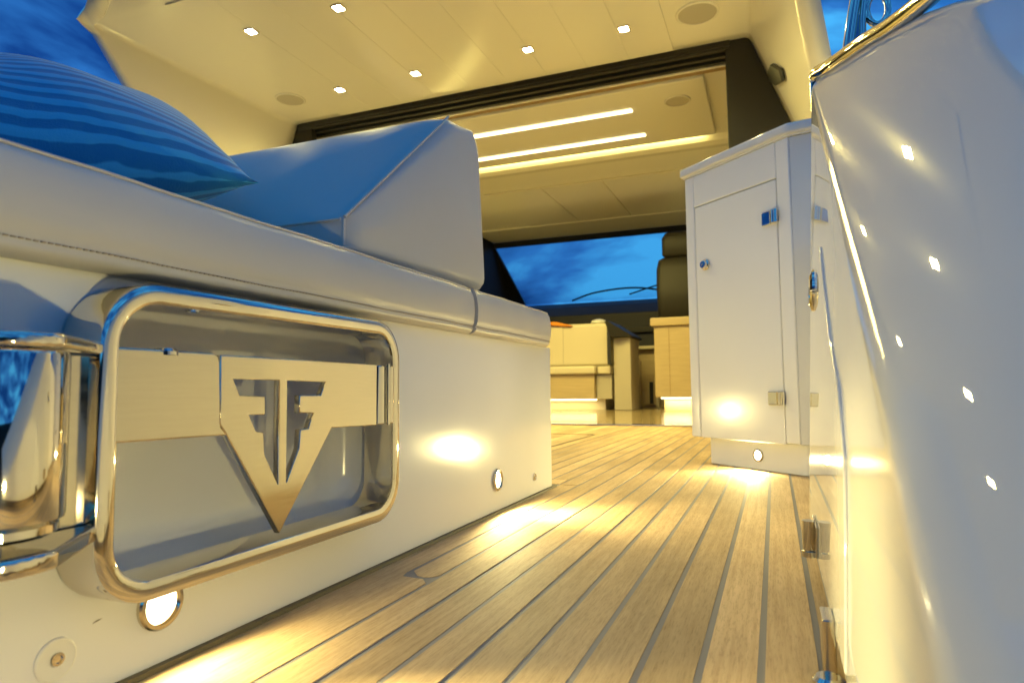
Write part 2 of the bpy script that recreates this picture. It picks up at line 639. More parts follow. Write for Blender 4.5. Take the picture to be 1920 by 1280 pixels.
# concave pocket
bm = bmesh.new()
rings = []
for k in range(11):
    t = k / 10 * math.pi / 2
    ins = 0.042 * (1 - math.cos(t))
    dep = 0.050 * math.sin(t)
    rings.append([(BX - dep, y, z) for y, z in rrect(ry0 + ins, ry1 - ins, rz0 + ins * 0.8, rz1 - ins * 0.8, max(0.038 - ins * 0.3, 0.02), 8)])
V = loft(bm, rings, closed=True, capends=False)
bm.faces.new(V[-1])
done(bm, "recess_pocket", GEL, base, angle=60)

def courtesy(parent, loc, axis, r, power, aim, size, rad=0.008, spill=2.6):
    """round steel bezel with a lit lens and its lamp"""
    b_ = lathe("courtesy_light", loc, axis, [(r, 0.0), (r, 0.003), (r * 0.93, 0.0048), (r * 0.78, 0.0052), (r * 0.70, 0.0034), (r * 0.66, 0.001), (0, 0.001)], STEEL, parent, 36)
    a = Vector(axis).normalized()
    lathe("lens", Vector(loc) + a * 0.0012, axis, [(r * 0.66, 0.0), (r * 0.60, 0.0016), (r * 0.3, 0.0026), (0, 0.0028)], LENS, b_, 28)
    lamp_spot("courtesy_lamp", Vector(loc) + a * 0.012, aim, power, COURT, size, 0.9, rad, b_)
    lamp_spot("courtesy_spill", Vector(loc) + a * 0.012, axis, spill, COURT, 178, 0.25, rad, b_)
    return b_
courtesy(base, (BX, 1.132, 0.060), (1, 0, 0), 0.0205, 10.5, (1, 0.12, -0.26), 84, 0.008, 8.0)
courtesy(base, (BX, 0.412, 0.053), (1, 0, 0), 0.0215, 24.0, (1, 0.08, 0.0), 46, 0.008, 3.0)
# small drain stud and white plug socket
lathe("drain_stud", (BX, 1.335, 0.040), (1, 0, 0), [(0.008, 0), (0.008, 0.002), (0.005, 0.004), (0.003, 0.002), (0, 0.002)], CHROME, base, 20)
pg = lathe("plug_socket", (BX, 0.3265, 0.0395), (1, 0, 0), [(0.0150, 0), (0.0148, 0.0012), (0.0135, 0.0018), (0.012, 0.0014), (0.0048, 0.0014), (0.0042, 0.0004), (0, 0.0004)], WHITEP, base, 32)
lathe("screw", (BX + 0.0012, 0.3275, 0.0395), (1, 0, 0), [(0.0048, 0), (0.0046, 0.0012), (0.0030, 0.0014), (0.0024, 0.0002), (0, 0.0002)], CHROME, pg, 18)
prism("chip", [(BX + 0.0004, 0.3535, 0.0555), (BX + 0.0004, 0.357, 0.0570), (BX + 0.0004, 0.361, 0.0572), (BX + 0.0004, 0.358, 0.0562)], (-0.001, 0, 0), SEALER, base)

# ================================================================ STAINLESS GATE
gate = tag(empty("steel_gate", (-0.46, 0.52, 0.08)), "polished stainless steel gate frame with winged letter emblem folded against the white bench base", "gate")
FX0, FX1 = -0.4842, -0.440
def sweep_frame():
    bm = bmesh.new()
    path = rrect(0.3285, 0.7115, 0.0805, 0.3045, 0.040, 10)
    n = len(path)
    prof = []
    hw = 0.0082
    # (radial, x) rounded bar section, thick rounded front rim
    for r_, x_ in ((-hw, FX0 + 0.002), (-hw + 0.002, FX0), (hw - 0.002, FX0), (hw, FX0 + 0.002), (hw, FX1 - 0.005), (hw * 0.9, FX1 - 0.0018), (hw * 0.62, FX1 - 0.0003), (0, FX1), (-hw * 0.62, FX1 - 0.0003), (-hw * 0.9, FX1 - 0.0018), (-hw, FX1 - 0.005)):
        prof.append((r_, x_))
    rings = []
    for i in range(n):
        p0, p1, p2 = Vector(path[i - 1]), Vector(path[i]), Vector(path[(i + 1) % n])
        t = (p2 - p0).normalized()
        nrm = Vector((t.y, -t.x))
        rings.append([bm.verts.new((x_, p1.x + nrm.x * r_, p1.y + nrm.y * r_)) for r_, x_ in prof])
    m = len(prof)
    for i in range(n):
        a, b = rings[i], rings[(i + 1) % n]
        for k in range(m):
            bm.faces.new((a[k], a[(k + 1) % m], b[(k + 1) % m], b[k]))
    return done(bm, "frame", CHROME, gate, angle=40)
sweep_frame()

def plate(name, outer, holes, xf, th, m, bev=0.0012, parent=gate):
    cu = bpy.data.curves.new(name, 'CURVE')
    cu.dimensions = '2D'
    cu.fill_mode = 'BOTH'
    cu.extrude = th / 2 - bev
    cu.bevel_depth = bev
    cu.bevel_resolution = 2
    for ring in [outer] + holes:
        s = cu.splines.new('POLY')
        s.points.add(len(ring) - 1)
        for q, (y, z) in zip(s.points, ring): q.co = (y, z, 0, 1)
        s.use_cyclic_u = True
    t = bpy.data.objects.new(name, cu)
    COL.objects.link(t)
    dg = bpy.context.evaluated_depsgraph_get()
    me = bpy.data.meshes.new_from_object(t.evaluated_get(dg))
    bpy.data.objects.remove(t)
    bpy.data.curves.remove(cu)
    me.name = name
    # curve plane (y, z) -> world, thickness along x
    me.transform(Matrix(((0, 0, 1, xf - th / 2), (1, 0, 0, 0), (0, 1, 0, 0), (0, 0, 0, 1))))
    me.materials.clear()
    bm = bmesh.new()
    bm.from_mesh(me)
    bpy.data.meshes.remove(me)
    bmesh.ops.remove_doubles(bm, verts=bm.verts[:], dist=1e-6)
    return done(bm, name, m, parent, smooth=False)
def inset(poly, d):
    """shrink (d>0) or grow a polygon a little so that the bevel ends on its outline"""
    c = Vector((sum(p[0] for p in poly) / len(poly), sum(p[1] for p in poly) / len(poly)))
    return [tuple(Vector(p) + (c - Vector(p)).normalized() * d) for p in poly]
emblem = [(0.4285, 0.2593), (0.5272, 0.2591), (0.6645, 0.2583), (0.6645, 0.1885), (0.5800, 0.1905), (0.5034, 0.0971), (0.4360, 0.1939), (0.4300, 0.2020)]
FL = [(0.4404, 0.2412), (0.5012, 0.2405), (0.5020, 0.1386), (0.4988, 0.1411), (0.4807, 0.1708), (0.4789, 0.1905), (0.4695, 0.1921), (0.4593, 0.2094), (0.4805, 0.2085), (0.4802, 0.2233), (0.4494, 0.2248)]
FR = [(0.5096, 0.2403), (0.5721, 0.2392), (0.5627, 0.2230), (0.5303, 0.2235), (0.5306, 0.2081), (0.5527, 0.2073), (0.5438, 0.1899), (0.5317, 0.1896), (0.5305, 0.1723), (0.5127, 0.1407), (0.5102, 0.1396)]
plate("emblem_plate", emblem, [FL, FR], -0.4395, 0.0075, STEEL)
plate("bar_plate", [(0.3330, 0.2608), (0.4200, 0.2605), (0.4250, 0.2585), (0.4268, 0.2540), (0.4292, 0.1985), (0.4340, 0.1932), (0.3330, 0.1946)], [], -0.4405, 0.008, STEEL, 0.0015)
for yb in (0.6745, 0.6945):
    lathe("hinge_barrel", (-0.4455, yb, 0.1885), (0, 0, 1), [(0, 0), (0.0085, 0), (0.0095, 0.001), (0.0095, 0.0685), (0.0085, 0.0695), (0, 0.0695)], CHROME, gate, 28)
lathe("hinge_pin", (-0.4365, 0.6845, 0.187), (0, 0, 1), [(0, 0), (0.0028, 0), (0.0028, 0.0735), (0, 0.0735)], CHROME, gate, 14)
lathe("knob", (-0.4475, 0.3785, 0.2605), (0, 0, 1), [(0.010, -0.002), (0.010, 0.001), (0.008, 0.0032), (0, 0.0036)], CHROME, gate, 26)
lathe("bolt", (-0.4475, 0.4045, 0.2965), (0, 0, -1), [(0.0055, -0.002), (0.0055, 0.001), (0.004, 0.0022), (0, 0.0024)], CHROME, gate, 18)
# hinge post and its two arms
PYC, PXC = 0.252, -0.435
post = lathe("hinge_post", (PXC, PYC, 0.142), (0, 0, 1), [(0, 0.002), (0.030, 0.002), (0.0335, 0.0045), (0.0335, 0.009), (0.031, 0.0105), (0.036, 0.012), (0.0366, 0.014), (0.0366, 0.111), (0.0355, 0.1135), (0, 0.1135)], CHROME, gate, 64)
def arm(z0, z1):
    bm = bmesh.new()
    pts = []
    for k in range(17):
        t = math.pi / 2 + math.pi * k / 16
        pts.append((PXC - 0.041 * math.cos(t) * -1 if False else PXC + 0.041 * math.sin(t), PYC + 0.041 * math.cos(t), z0))
    pts = [(PXC + 0.041 * math.cos(t_), PYC + 0.041 * math.sin(t_), z0) for t_ in [R(a_) for a_ in range(20, -201, -10)]]
    pts += [(-0.470, 0.300, z0), (-0.470, 0.3245, z0), (-0.4425, 0.3245, z0), (-0.420, 0.296, z0)]
    addprism(bm, pts, (0, 0, z1 - z0), 0.003, 3)
    return done(bm, "hinge_arm", CHROME, gate, wn_mod=True)
arm(0.2565, 0.2655)
arm(0.126, 0.1375)
box("hinge_web", -0.466, -0.452, 0.268, 0.3225, 0.1378, 0.256, STEEL, gate, 0.001)

# ================================================================ CUSHIONS
def cushion_section(y, wob=0.0, end=0.0):
    """cross-section of the seat cushion at y; end pulls the front edge back"""
    e_ = end
    f = -0.461 - e_ + wob
    return [(-1.36, y, 0.3235), (-0.50 - e_, y, 0.3235), (f - 0.014, y, 0.3215), (f - 0.007, y, 0.3245), (f - 0.0035, y, 0.3295), (f - 0.0052, y, 0.3335), (f - 0.0015, y, 0.339),
            (f, y, 0.350), (f + 0.0006, y, 0.362), (f - 0.0005, y, 0.376), (f - 0.003, y, 0.388), (f - 0.0065, y, 0.3945), (f - 0.0095, y, 0.3958), (f - 0.012, y, 0.3985), (f - 0.022, y, 0.4025), (f - 0.06, y, 0.4055), (-0.80, y, 0.407), (-1.36, y, 0.405)]
def cushion(name, y0, y1, label, round_end=False):
    root = tag(empty(name, (-0.8, (y0 + y1) / 2, 0.3215)), label, "cushion", "white vinyl seat cushions on the bench base")
    bm = bmesh.new()
    ys = []
    n = 44
    for i in range(n + 1):
        ys.append(y0 + (y1 - y0) * i / n)
    rings = []
    for y in ys:
        w = 0.0012 * math.sin(y * 23) + 0.0008 * math.sin(y * 57 + 1)
        edge = min(y - y0, (y1 - y) if not round_end else 9)
        end = 0.0045 * max(0.0, 1 - edge / 0.012) ** 2
        if round_end:
            q = max(0.0, (y - (y1 - 0.075)) / 0.075)
            end = 0.075 * (1 - math.sqrt(max(0.0, 1 - q * q * 0.98)))
        rings.append(cushion_section(y, w, end))
    loft(bm, rings, closed=True)
    done(bm, "cover", VINYL, root, angle=70)
    # top piping
    tube("piping", [Vector((r_[12][0] + 0.0012, r_[12][1], r_[12][2] + 0.0008)) for r_ in rings], 0.0016, PIPING, root, 8)
    # stitches along the lower seam
    bm = bmesh.new()
    y = y0 + 0.004
    i = 0
    while y < y1 - 0.012:
        q = max(0.0, (y - (y1 - 0.075)) / 0.075) if round_end else 0.0
        e_ = 0.075 * (1 - math.sqrt(max(0.0, 1 - q * q * 0.98)))
        w = 0.0012 * math.sin(y * 23) + 0.0008 * math.sin(y * 57 + 1)
        f = -0.461 - e_ + w
        addbox(bm, f - 0.006, f - 0.0032, y, y + 0.0030, 0.3330, 0.3340)
        addbox(bm, f - 0.0105, f - 0.0078, y, y + 0.0030, 0.3969, 0.3978)
        y += 0.0048
    s = done(bm, "stitching", THREAD, root, smooth=False)
    s["kind"] = "stuff"
    return root
cushion("seat_cushion", -0.34, 0.998, "long white vinyl seat cushion under the striped pillow and wedge bolster")
cushion("seat_cushion", 1.0015, 1.452, "short rounded end cushion past the wedge bolster at the saloon end of the bench", True)

# wedge bolster
bol = tag(empty("wedge_bolster", (-0.9, 0.9, 0.407)), "tall wedge shaped white vinyl backrest bolster standing on the long seat cushion", "bolster")
def bolster():
    prof = [(0.679, 0.4075), (1.122, 0.4075), (1.086, 0.688), (1.066, 0.703), (0.975, 0.697), (0.679, 0.446)]
    xr, xl = -0.498, -1.345
    bm = bmesh.new()
    a_ = [bm.verts.new((xr, y, z)) for y, z in prof]
    b_ = [bm.verts.new((xl, y, z)) for y, z in prof]
    for q in ((0, 1, 4, 5), (1, 2, 3, 4)):
        bm.faces.new([a_[i] for i in q])
        bm.faces.new([b_[i] for i in q[::-1]])
    for i in range(6):
        bm.faces.new((a_[i], b_[i], b_[(i + 1) % 6], a_[(i + 1) % 6]))
    bmesh.ops.recalc_face_normals(bm, faces=bm.faces[:])
    bm.normal_update()
    sharp = [(e_.verts[0].co.copy(), e_.verts[1].co.copy()) for e_ in bm.edges if e_.calc_face_angle(0) > 0.2]
    nrm0 = [(f.calc_center_median(), f.normal.copy()) for f in bm.faces]
    bmesh.ops.subdivide_edges(bm, edges=bm.edges[:], cuts=20, use_grid_fill=True)
    bm.normal_update()
    def dseg(p, q0, q1):
        d = q1 - q0
        t = max(0, min(1, (p - q0).dot(d) / d.length_squared))
        return (p - (q0 + d * t)).length
    mv = {}
    for v in bm.verts:
        dd = min(dseg(v.co, *sg) for sg in sharp)
        mv[v] = v.normal * (0.007 * (1 - math.exp(-dd / 0.05)) + 0.0025 * math.sin(v.co.x * 31 + v.co.z * 17) * math.sin(v.co.y * 23) * min(1, dd / 0.06))
    for v, d in mv.items(): v.co += d
    for _ in range(3):
        bmesh.ops.smooth_vert(bm, verts=bm.verts[:], factor=0.5, use_axis_x=True, use_axis_y=True, use_axis_z=True)
    for v in bm.verts: v.co.z = max(v.co.z, 0.4072)
    done(bm, "cover", VINYLB, bol, angle=70)
    def piped(name, pts, r=0.0022):
        tube(name, pts, r, PIPING, bol, 8)
    piped("piping", [(xr - 0.0015, 0.6815, 0.449), (xr - 0.0015, 0.968, 0.6905)])
    piped("piping", [(xl, 0.679, 0.446), (xr - 0.006, 0.679, 0.446)], 0.0018)
    piped("piping", [(xr - 0.0025, 0.681, 0.412), (xr - 0.0025, 0.681, 0.446)], 0.002)
bolster()

# striped pillow
def pillow():
    root = bpy.data.meshes.new("striped_pillow")
    n = 40
    Wd, Ht, T = 0.52, 0.44, 0.098
    verts, uvs, faces = [], [], []
    for side in (1, -1):
        for j in range(n + 1):
            for i in range(n + 1):
                u, v = -1 + 2 * i / n, -1 + 2 * j / n
                th = T * ((1 - abs(u) ** 2.2) * (1 - abs(v) ** 2.4)) ** 0.62
                pin_u = 1 - 0.06 * (1 - u * u) * abs(v) ** 3
                pin_v = 1 - 0.06 * (1 - v * v) * abs(u) ** 3
                wr = 0.004 * math.sin(u * 9 + v * 4) * (1 - u * u) * (1 - v * v)
                x, y, z = u * Wd / 2 * pin_v, v * Ht / 2 * pin_u, side * (th + wr)
                verts.append((x, y, z))
                uvs.append(((u + 1) / 2, (v + 1) / 2))
    N1 = (n + 1) ** 2
    for s in (0, 1):
        for j in range(n):
            for i in range(n):
                a = s * N1 + j * (n + 1) + i
                q = (a, a + 1, a + n + 2, a + n + 1)
                faces.append(q if s == 0 else q[::-1])
    root.from_pydata(verts, [], faces)
    uvl = root.uv_layers.new(name="UVMap")
    for p in root.polygons:
        p.use_smooth = True
        for li in p.loop_indices:
            uvl.data[li].uv = uvs[root.loops[li].vertex_index]
    bm = bmesh.new()
    bm.from_mesh(root)
    bmesh.ops.remove_doubles(bm, verts=bm.verts[:], dist=1e-5)
    bm.to_mesh(root)
    bm.free()
    o = link("striped_pillow", root, STRIPE)
    tag(o, "blue pillow with wavy stripes leaning on the long seat cushion", "pillow")
    return o
pil = pillow()
# local x runs fore-aft, local y climbs outboard, local z faces inboard and up
ex = Vector((0.60, 0.80, 0.085)).normalized()
ey = Vector((-0.80, 0.45, 0.40)).normalized()
ey = (ey - ex * ey.dot(ex)).normalized()
ez = ex.cross(ey)
Mp = Matrix((ex, ey, ex.cross(ey))).transposed().to_4x4()
Mp.translation = Vector((-0.565, 0.585, 0.475)) - ex * 0.25 + ey * 0.21
Mi = Mp.inverted()
for v_ in pil.data.vertices:      # the underside flattens on the seat
    w_ = Mp @ v_.co
    if w_.z < 0.4085:
        w_.z = 0.4085 + 0.02 * (w_.z - 0.4085)
        v_.co = Mi @ w_
pil.matrix_world = Mp

# ================================================================ HARDTOP
XC = -1.65
ZC = 2.2
ht = tag(empty("hardtop", (XC, 3.0, ZC)), "white glossy hardtop roof with sloping side wings over the cockpit", "roof")
def z_edge(y):
    if y <= 2.30: return 2.2
    return max(0.95, 2.2 - (y - 2.30) * 0.775)
def wing_x(y, z, s):
    return XC + s * (1.585 + 0.387 * (ZC - z) + 0.05 * (3.85 - y))
def hard_section(y, s):
    d = max(0.02, ZC - z_edge(y))
    r = min(0.03, d * 0.75)
    xe = wing_x(y, ZC, s)
    if y < 2.30: xe = XC + s * 1.65 * (1 - 0.30 * ((2.30 - y) / 0.35) ** 0.55)
    pts = [(XC, y, ZC)]
    ca = Vector((xe - s * r, ZC))
    corner = Vector((xe, ZC))
    wd = Vector((wing_x(y, ZC - 1, s) - xe, -1)).normalized()
    cb = corner + wd * r
    for k in range(9):
        t = k / 8
        p = ca * (1 - t) ** 2 + corner * 2 * t * (1 - t) + cb * t * t
        pts.append((p.x, y, p.y))
    zb = min(z_edge(y), cb.y - 0.002)
    for k in range(1, 9):
        z = cb.y + (zb - cb.y) * k / 8
        pts.append((cb.x + (wd.x / wd.y) * (z - cb.y), y, z))
    return pts
bm = bmesh.new()
rings = []
ysec = [1.95, 2.05, 2.15, 2.22, 2.28, 2.31, 2.36, 2.42] + [2.5 + 0.09 * i for i in range(16)]
for y in ysec:
    up = 0.0 if y > 2.3 else 0.30 * (2.3 - y) ** 1.5
    L_ = hard_section(y, -1)[::-1] + hard_section(y, 1)[1:]
    rings.append([(x, yy, z + up) for x, yy, z in L_])
loft(bm, rings)
sh = done(bm, "shell", CEIL, ht, angle=60)
# make the inner face the lower one and thicken outwards
me = sh.data
if sum(p.normal.z for p in me.polygons) > 0: me.flip_normals()
so = sh.modifiers.new("thick", 'SOLIDIFY')
so.thickness = 0.085
so.offset = -1
# ceiling panels with open joints
PP = 0.26
edges_ = [XC + (i - 4.5) * PP for i in range(10)]
for i in range(9):
    x0, x1 = edges_[i] + 0.0004, edges_[i + 1] - 0.0004
    box("ceiling_panel", x0, x1, 2.33, 3.80, 2.190, 2.199, CEIL, ht, 0.0007, 1)
# black fitting on the right-hand wing
prism("vent_cover", [(0.056, 3.592, 1.911), (0.097, 3.473, 1.819), (0.109, 3.530, 1.781), (0.079, 3.694, 1.837), (0.050, 3.777, 1.903), (0.043, 3.702, 1.930)], (-0.020, -0.001, -0.008), BLACK, ht, 0.006, 3)

def downlight(x, y, label, power=8.5):
    t = tag(empty("downlight", (x, y, 2.190)), label, "downlight", "square downlights in the hardtop ceiling")
    bm = bmesh.new()
    h = 0.033
    o_ = rrect(x - h, x + h, y - h, y + h, 0.012, 4)
    i_ = rrect(x - h + 0.008, x + h - 0.008, y - h + 0.008, y + h - 0.008, 0.008, 4)
    rings = [[(a, b, 2.190) for a, b in o_], [(a, b, 2.186) for a, b in o_], [(a, b, 2.185) for a, b in i_], [(a, b, 2.188) for a, b in i_]]
    loft(bm, rings, closed=True, capends=False)
    done(bm, "trim", STEEL, t)
    bm = bmesh.new()
    bm.faces.new([bm.verts.new((a, b, 2.1875)) for a, b in i_])
    done(bm, "lens", LENSW, t)
    lamp_area("downlight_lamp", (x, y, 2.180), (0, 0, -1), power, WARM, 0.055, 0.055, t, spread=150)
rows = {3.453: ("far row by the saloon door", {-2.576: "leftmost", -2.008: "second from the left", -1.262: "second from the right", -0.699: "rightmost"}),
        2.684: ("near row at the photo top", {-2.592: "leftmost", -2.016: "second from the left", -1.262: "second from the right", -0.699: "rightmost"})}
for yy, (rn, cols_) in rows.items():
    for xx, nm in cols_.items():
        downlight(xx, yy, f"square ceiling downlight, {nm} of the {rn}")

def speaker(x, y, z, r, label, rim=CEIL):
    t = tag(empty("ceiling_speaker", (x, y, z)), label, "speaker", "round ceiling speakers")
    lathe("rim", (x, y, z), (0, 0, -1), [(r, 0), (r, 0.004), (r * 0.95, 0.008), (r * 0.90, 0.008), (r * 0.88, 0.005)], rim, t, 40)
    lathe("grille", (x, y, z), (0, 0, -1), [(r * 0.89, 0.004), (r * 0.6, 0.0065), (0, 0.008)], GRILLE, t, 40)
speaker(-2.985, 3.46, 2.199, 0.098, "round grey speaker in the hardtop ceiling left of the downlights")
speaker(-0.31, 3.47, 2.199, 0.112, "round grey speaker in the hardtop ceiling right of the downlights")

# ================================================================ SIDE COAMINGS
def coaming(xa, xb, ya, yb, zt, xs_, label, power, aim, ys=(2.75, 3.7), light=None):
    t = tag(empty("side_coaming", ((xa + xb) / 2, ya, 0)), label, "coaming", "white side coamings of the cockpit")
    box("moulding", xa, xb, ya, yb, -0.029, zt, GEL, t, 0.012, 3)
    box("strip_light", xs_ - 0.012, xs_ + 0.012, ys[0], ys[1], zt, zt + 0.008, STRIP, t)
    if light: courtesy(t, light, (1, 0, 0), 0.0205, 26.0, (1, 0.02, 0.0), 40, 0.010, 3.0)
    lamp_area("strip_lamp", (xs_, sum(ys) / 2, zt + 0.014), aim, power, WARM, 0.03, ys[1] - ys[0], t, up='Y')
coaming(-4.10, -3.66, 1.7, 3.82, 0.92, -3.68, "white side coaming with a strip light under the left hardtop wing", 5.5, (0.75, -0.08, 0.66), light=(-3.66, 1.79, 0.032))
coaming(0.36, 0.70, 2.35, 3.82, 0.92, 0.38, "white side coaming with a strip light behind the cockpit cabinet", 5.5, (-0.75, -0.08, 0.66))
tag(box("side_moulding", 0.16, 0.42, 0.985, 1.78, 0.001, 0.60, GEL, None, 0.012, 3), "white moulding wall between the bulwark and the cockpit cabinet", "moulding")

# ================================================================ SALOON DOOR FRAME
dr = tag(empty("saloon_door_frame", (XC, 3.85, 0)), "black door frame with sliding tracks between the cockpit and the saloon", "door frame")
YD = 3.85
box("header", -3.235, -0.17, YD - 0.03, YD + 0.10, 2.168, 2.215, BLACK, dr, 0.002, 1)
for i, (ya, za) in enumerate(((YD - 0.025, 2.150), (YD + 0.02, 2.134), (YD + 0.065, 2.122))):
    box("track", -3.22, -0.17, ya, ya + 0.030, za, 2.169, BLACK, dr, 0.002, 1)
def wx(z, s): return wing_x(YD, z, s)
for s, xi in ((1, -0.195), (-1, -3.105)):
    pts = [(xi, YD - 0.02, 0.0), (wx(0.0, s) - s * 0.02, YD - 0.02, 0.0), (wx(2.19, s), YD - 0.02, 2.19), (wx(2.19, s) - s * 0.015, YD - 0.02, 2.212), (xi, YD - 0.02, 2.212)]
    prism("jamb_panel", pts, (0, 0.06, 0), BLACKG, dr, 0.003, 1)
box("threshold", -3.1, -0.2, YD - 0.03, YD + 0.05, 0.0, 0.010, CHROME, dr, 0.003, 2)

# ================================================================ SALOON
tag(box("saloon_floor", -3.4, 0.1, YD + 0.052, 9.0, -0.02, 0.006, OAKF), kind="structure")
sc_ = tag(box("saloon_ceiling", -3.45, 0.15, YD + 0.10, 8.0, 2.15, 2.20, CEIL), kind="structure")
box("blind_cassette", -3.1, -0.2, 3.975, 4.035, 2.128, 2.1485, BROWN, sc_, 0.002, 1)
box("header_strip", -3.1, -0.2, 3.952, 3.972, 2.118, 2.1485, CEIL, sc_, 0.002, 1)
box("light_tray", -2.965, -0.338, 4.06, 5.045, 2.118, 2.1485, CEIL, sc_, 0.012, 4)
prism("curved_trim", [(-2.965, 5.10, 2.1485), (-2.965, 5.16, 2.118), (-2.965, 5.24, 2.108), (-2.965, 5.32, 2.118), (-2.965, 5.40, 2.1485)], (2.80, 0, 0), CEIL, sc_, 0.006, 3)
cove = box("cove_light", -2.90, -0.40, 5.047, 5.058, 2.136, 2.1485, emis("lit cove strip", (1.0, 0.80, 0.40), 1.6), sc_)
lamp_area("cove_lamp", (-1.65, 5.07, 2.128), (0, 1, -0.10), 6, WARM, 2.45, 0.025, cove, up='Z')
# overhead hatch lining: separate panels
for x0, x1 in ((-2.62, -2.02), (-2.015, -1.42), (-1.415, -0.68)):
    box("overhead_panel", x0, x1, 5.84, 7.18, 2.135, 2.1485, CEIL, sc_, 0.003, 1)
box("overhead_panel", -3.35, 0.05, 7.19, 7.80, 2.125, 2.1485, CEIL, sc_, 0.004, 1)
def led(x0, x1, y, label, power):
    t = tag(empty("led_strip", ((x0 + x1) / 2, y, 2.117)), label, "strip light", "strip lights in the saloon ceiling")
    bm = bmesh.new()
    w = 0.021
    addbox(bm, x0, x1, y - w, y + w, 2.108, 2.1175, 0.006, 3)
    done(bm, "diffuser", STRIP, t)
    lamp_area("strip_lamp", ((x0 + x1) / 2, y, 2.104), (0, 0, -1), power, WARM, x1 - x0, 0.03, t)
led(-2.46, -0.838, 4.36, "bright strip light in the saloon ceiling, the one nearer the door", 44)
led(-2.46, -0.833, 4.83, "bright strip light in the saloon ceiling, the one farther from the door", 44)
speaker(-0.53, 4.33, 2.1175, 0.085, "round speaker in the saloon ceiling beside the strip lights")
# saloon side walls with black window bands
for nm, xa, xb in (("saloon_wall", -3.47, -3.40), ("saloon_wall", 0.14, 0.20)):
    w = tag(box(nm, xa, xb, YD + 0.10, 8.6, 0.0, 0.95, CREAM), kind="structure")
    prism("window_band", [(xa, YD + 0.10, 0.952), (xa, 8.60, 0.952), (xa, 8.60, 1.415), (xa, 7.868, 2.118), (xa, 7.868, 2.148), (xa, YD + 0.10, 2.148)], (xb - xa, 0, 0), BLACKG, w)
    sx = 1 if xa < -1 else -1
    xe_ = xb + 0.004 if sx > 0 else xa - 0.004
    fill_strip = box("strip_light", xe_ - 0.004, xe_ + 0.004, 4.9, 7.4, 1.02, 1.04, STRIP, w)  # added hidden strip, carries fill light for the far ceiling
    lamp_area("strip_lamp", (xe_ + sx * 0.02, 6.2, 1.06), (sx * 0.75, 0.15, 0.66), 13, WARM, 0.03, 2.5, fill_strip, up='Y')  # fill lamp that brightens the dark overhead panels

# windscreen
ws = tag(empty("windscreen", (XC, 8.0, 1.4)), "raked windscreen with black surround at the far end of the saloon", "windscreen")
def wsp(x, t, off=0.0):     # t: 0 top, 1 bottom of the raked plane
    return (x, 7.86 + 0.75 * t + off, 2.12 - 0.72 * t)
fw = 0.06
# surround bars
def bar(x0, t0, x1, t1, w0, name="frame_bar"):
    pass
XL, XR = -3.42, 0.12
prism("frame_bar", [wsp(XL, -0.02), wsp(XR, -0.02), wsp(XR, 0.055), wsp(XL, 0.055)], (0, 0.04, 0), BLACK, ws)
prism("frame_bar", [wsp(XL, 0.055), wsp(XL + 0.04, 0.055), wsp(XL + 0.20, 1.0), wsp(XL, 1.0)], (0, 0.04, 0), BLACK, ws)
prism("frame_bar", [wsp(XR, 0.055), wsp(XR - 0.04, 0.055), wsp(XR - 0.20, 1.0), wsp(XR, 1.0)], (0, 0.04, 0), BLACK, ws)
prism("pane", [wsp(XL + 0.041, 0.055), wsp(XR - 0.041, 0.055), wsp(XR - 0.20, 1.0), wsp(XL + 0.20, 1.0)], (0, 0.012, 0), GLASS, ws)
tube("wiper", spline([wsp(-2.55, 0.97, 0.06), wsp(-2.2, 0.86, 0.06), wsp(-1.7, 0.82, 0.06), wsp(-1.25, 0.90, 0.06)], 6), 0.012, BLACK, ws, 6)
tube("wiper", spline([wsp(-1.75, 0.92, 0.07), wsp(-1.35, 0.80, 0.07), wsp(-1.0, 0.74, 0.07)], 6), 0.010, BLACK, ws, 6)

# dashboard
da = tag(empty("dashboard", (XC, 7.8, 0)), "dark dashboard below the windscreen", "dashboard")
prism("console_body", [(XL + 0.02, 7.45, 0.55), (XL + 0.02, 7.45, 1.08), (XL + 0.02, 7.75, 1.22), (XL + 0.02, 8.55, 1.37), (XL + 0.02, 8.6, 0.55)], (XR - XL - 0.04, 0, 0), DASH, da, 0.02, 2)
box("lower_panel", XL + 0.02, XR - 0.02, 7.9, 8.5, 0.007, 0.548, DASH, da)
box("handrail", -1.55, -1.0, 7.40, 7.44, 0.84, 0.90, HELM, da, 0.01, 2)

# sofa on the left
sf = tag(empty("saloon_sofa", (-2.2, 6.4, 0.006)), "cream saloon sofa with oak base glowing underneath", "sofa")
box("base_panel", -2.95, -1.62, 6.20, 6.95, 0.113, 0.352, OAKH, sf, 0.004, 1)
box("base_panel", -1.615, -1.462, 6.26, 6.95, 0.113, 0.352, TAUPE, sf, 0.004, 1)
box("seat_cushion", -2.95, -1.60, 6.16, 6.95, 0.354, 0.435, CREAM, sf, 0.02, 3)
box("seat_cushion", -1.595, -1.462, 6.22, 6.95, 0.354, 0.432, CREAM, sf, 0.015, 3)
box("backrest", -2.95, -1.475, 6.30, 6.50, 0.437, 0.862, CREAM, sf, 0.035, 4)
for xx in (-2.45, -1.96):
    tube("seam", [(xx, 6.2985, 0.46), (xx, 6.2985, 0.84)], 0.004, TAUPE, sf, 6)
box("plinth", -2.90, -1.55, 6.36, 6.9, 0.007, 0.112, CREAM, sf)
box("under_glow", -2.90, -1.62, 6.25, 6.29, 0.100, 0.112, STRIP, sf)
lamp_area("under_lamp", (-2.25, 6.27, 0.096), (0, -0.1, -1), 3, WARM2, 1.25, 0.03, sf)
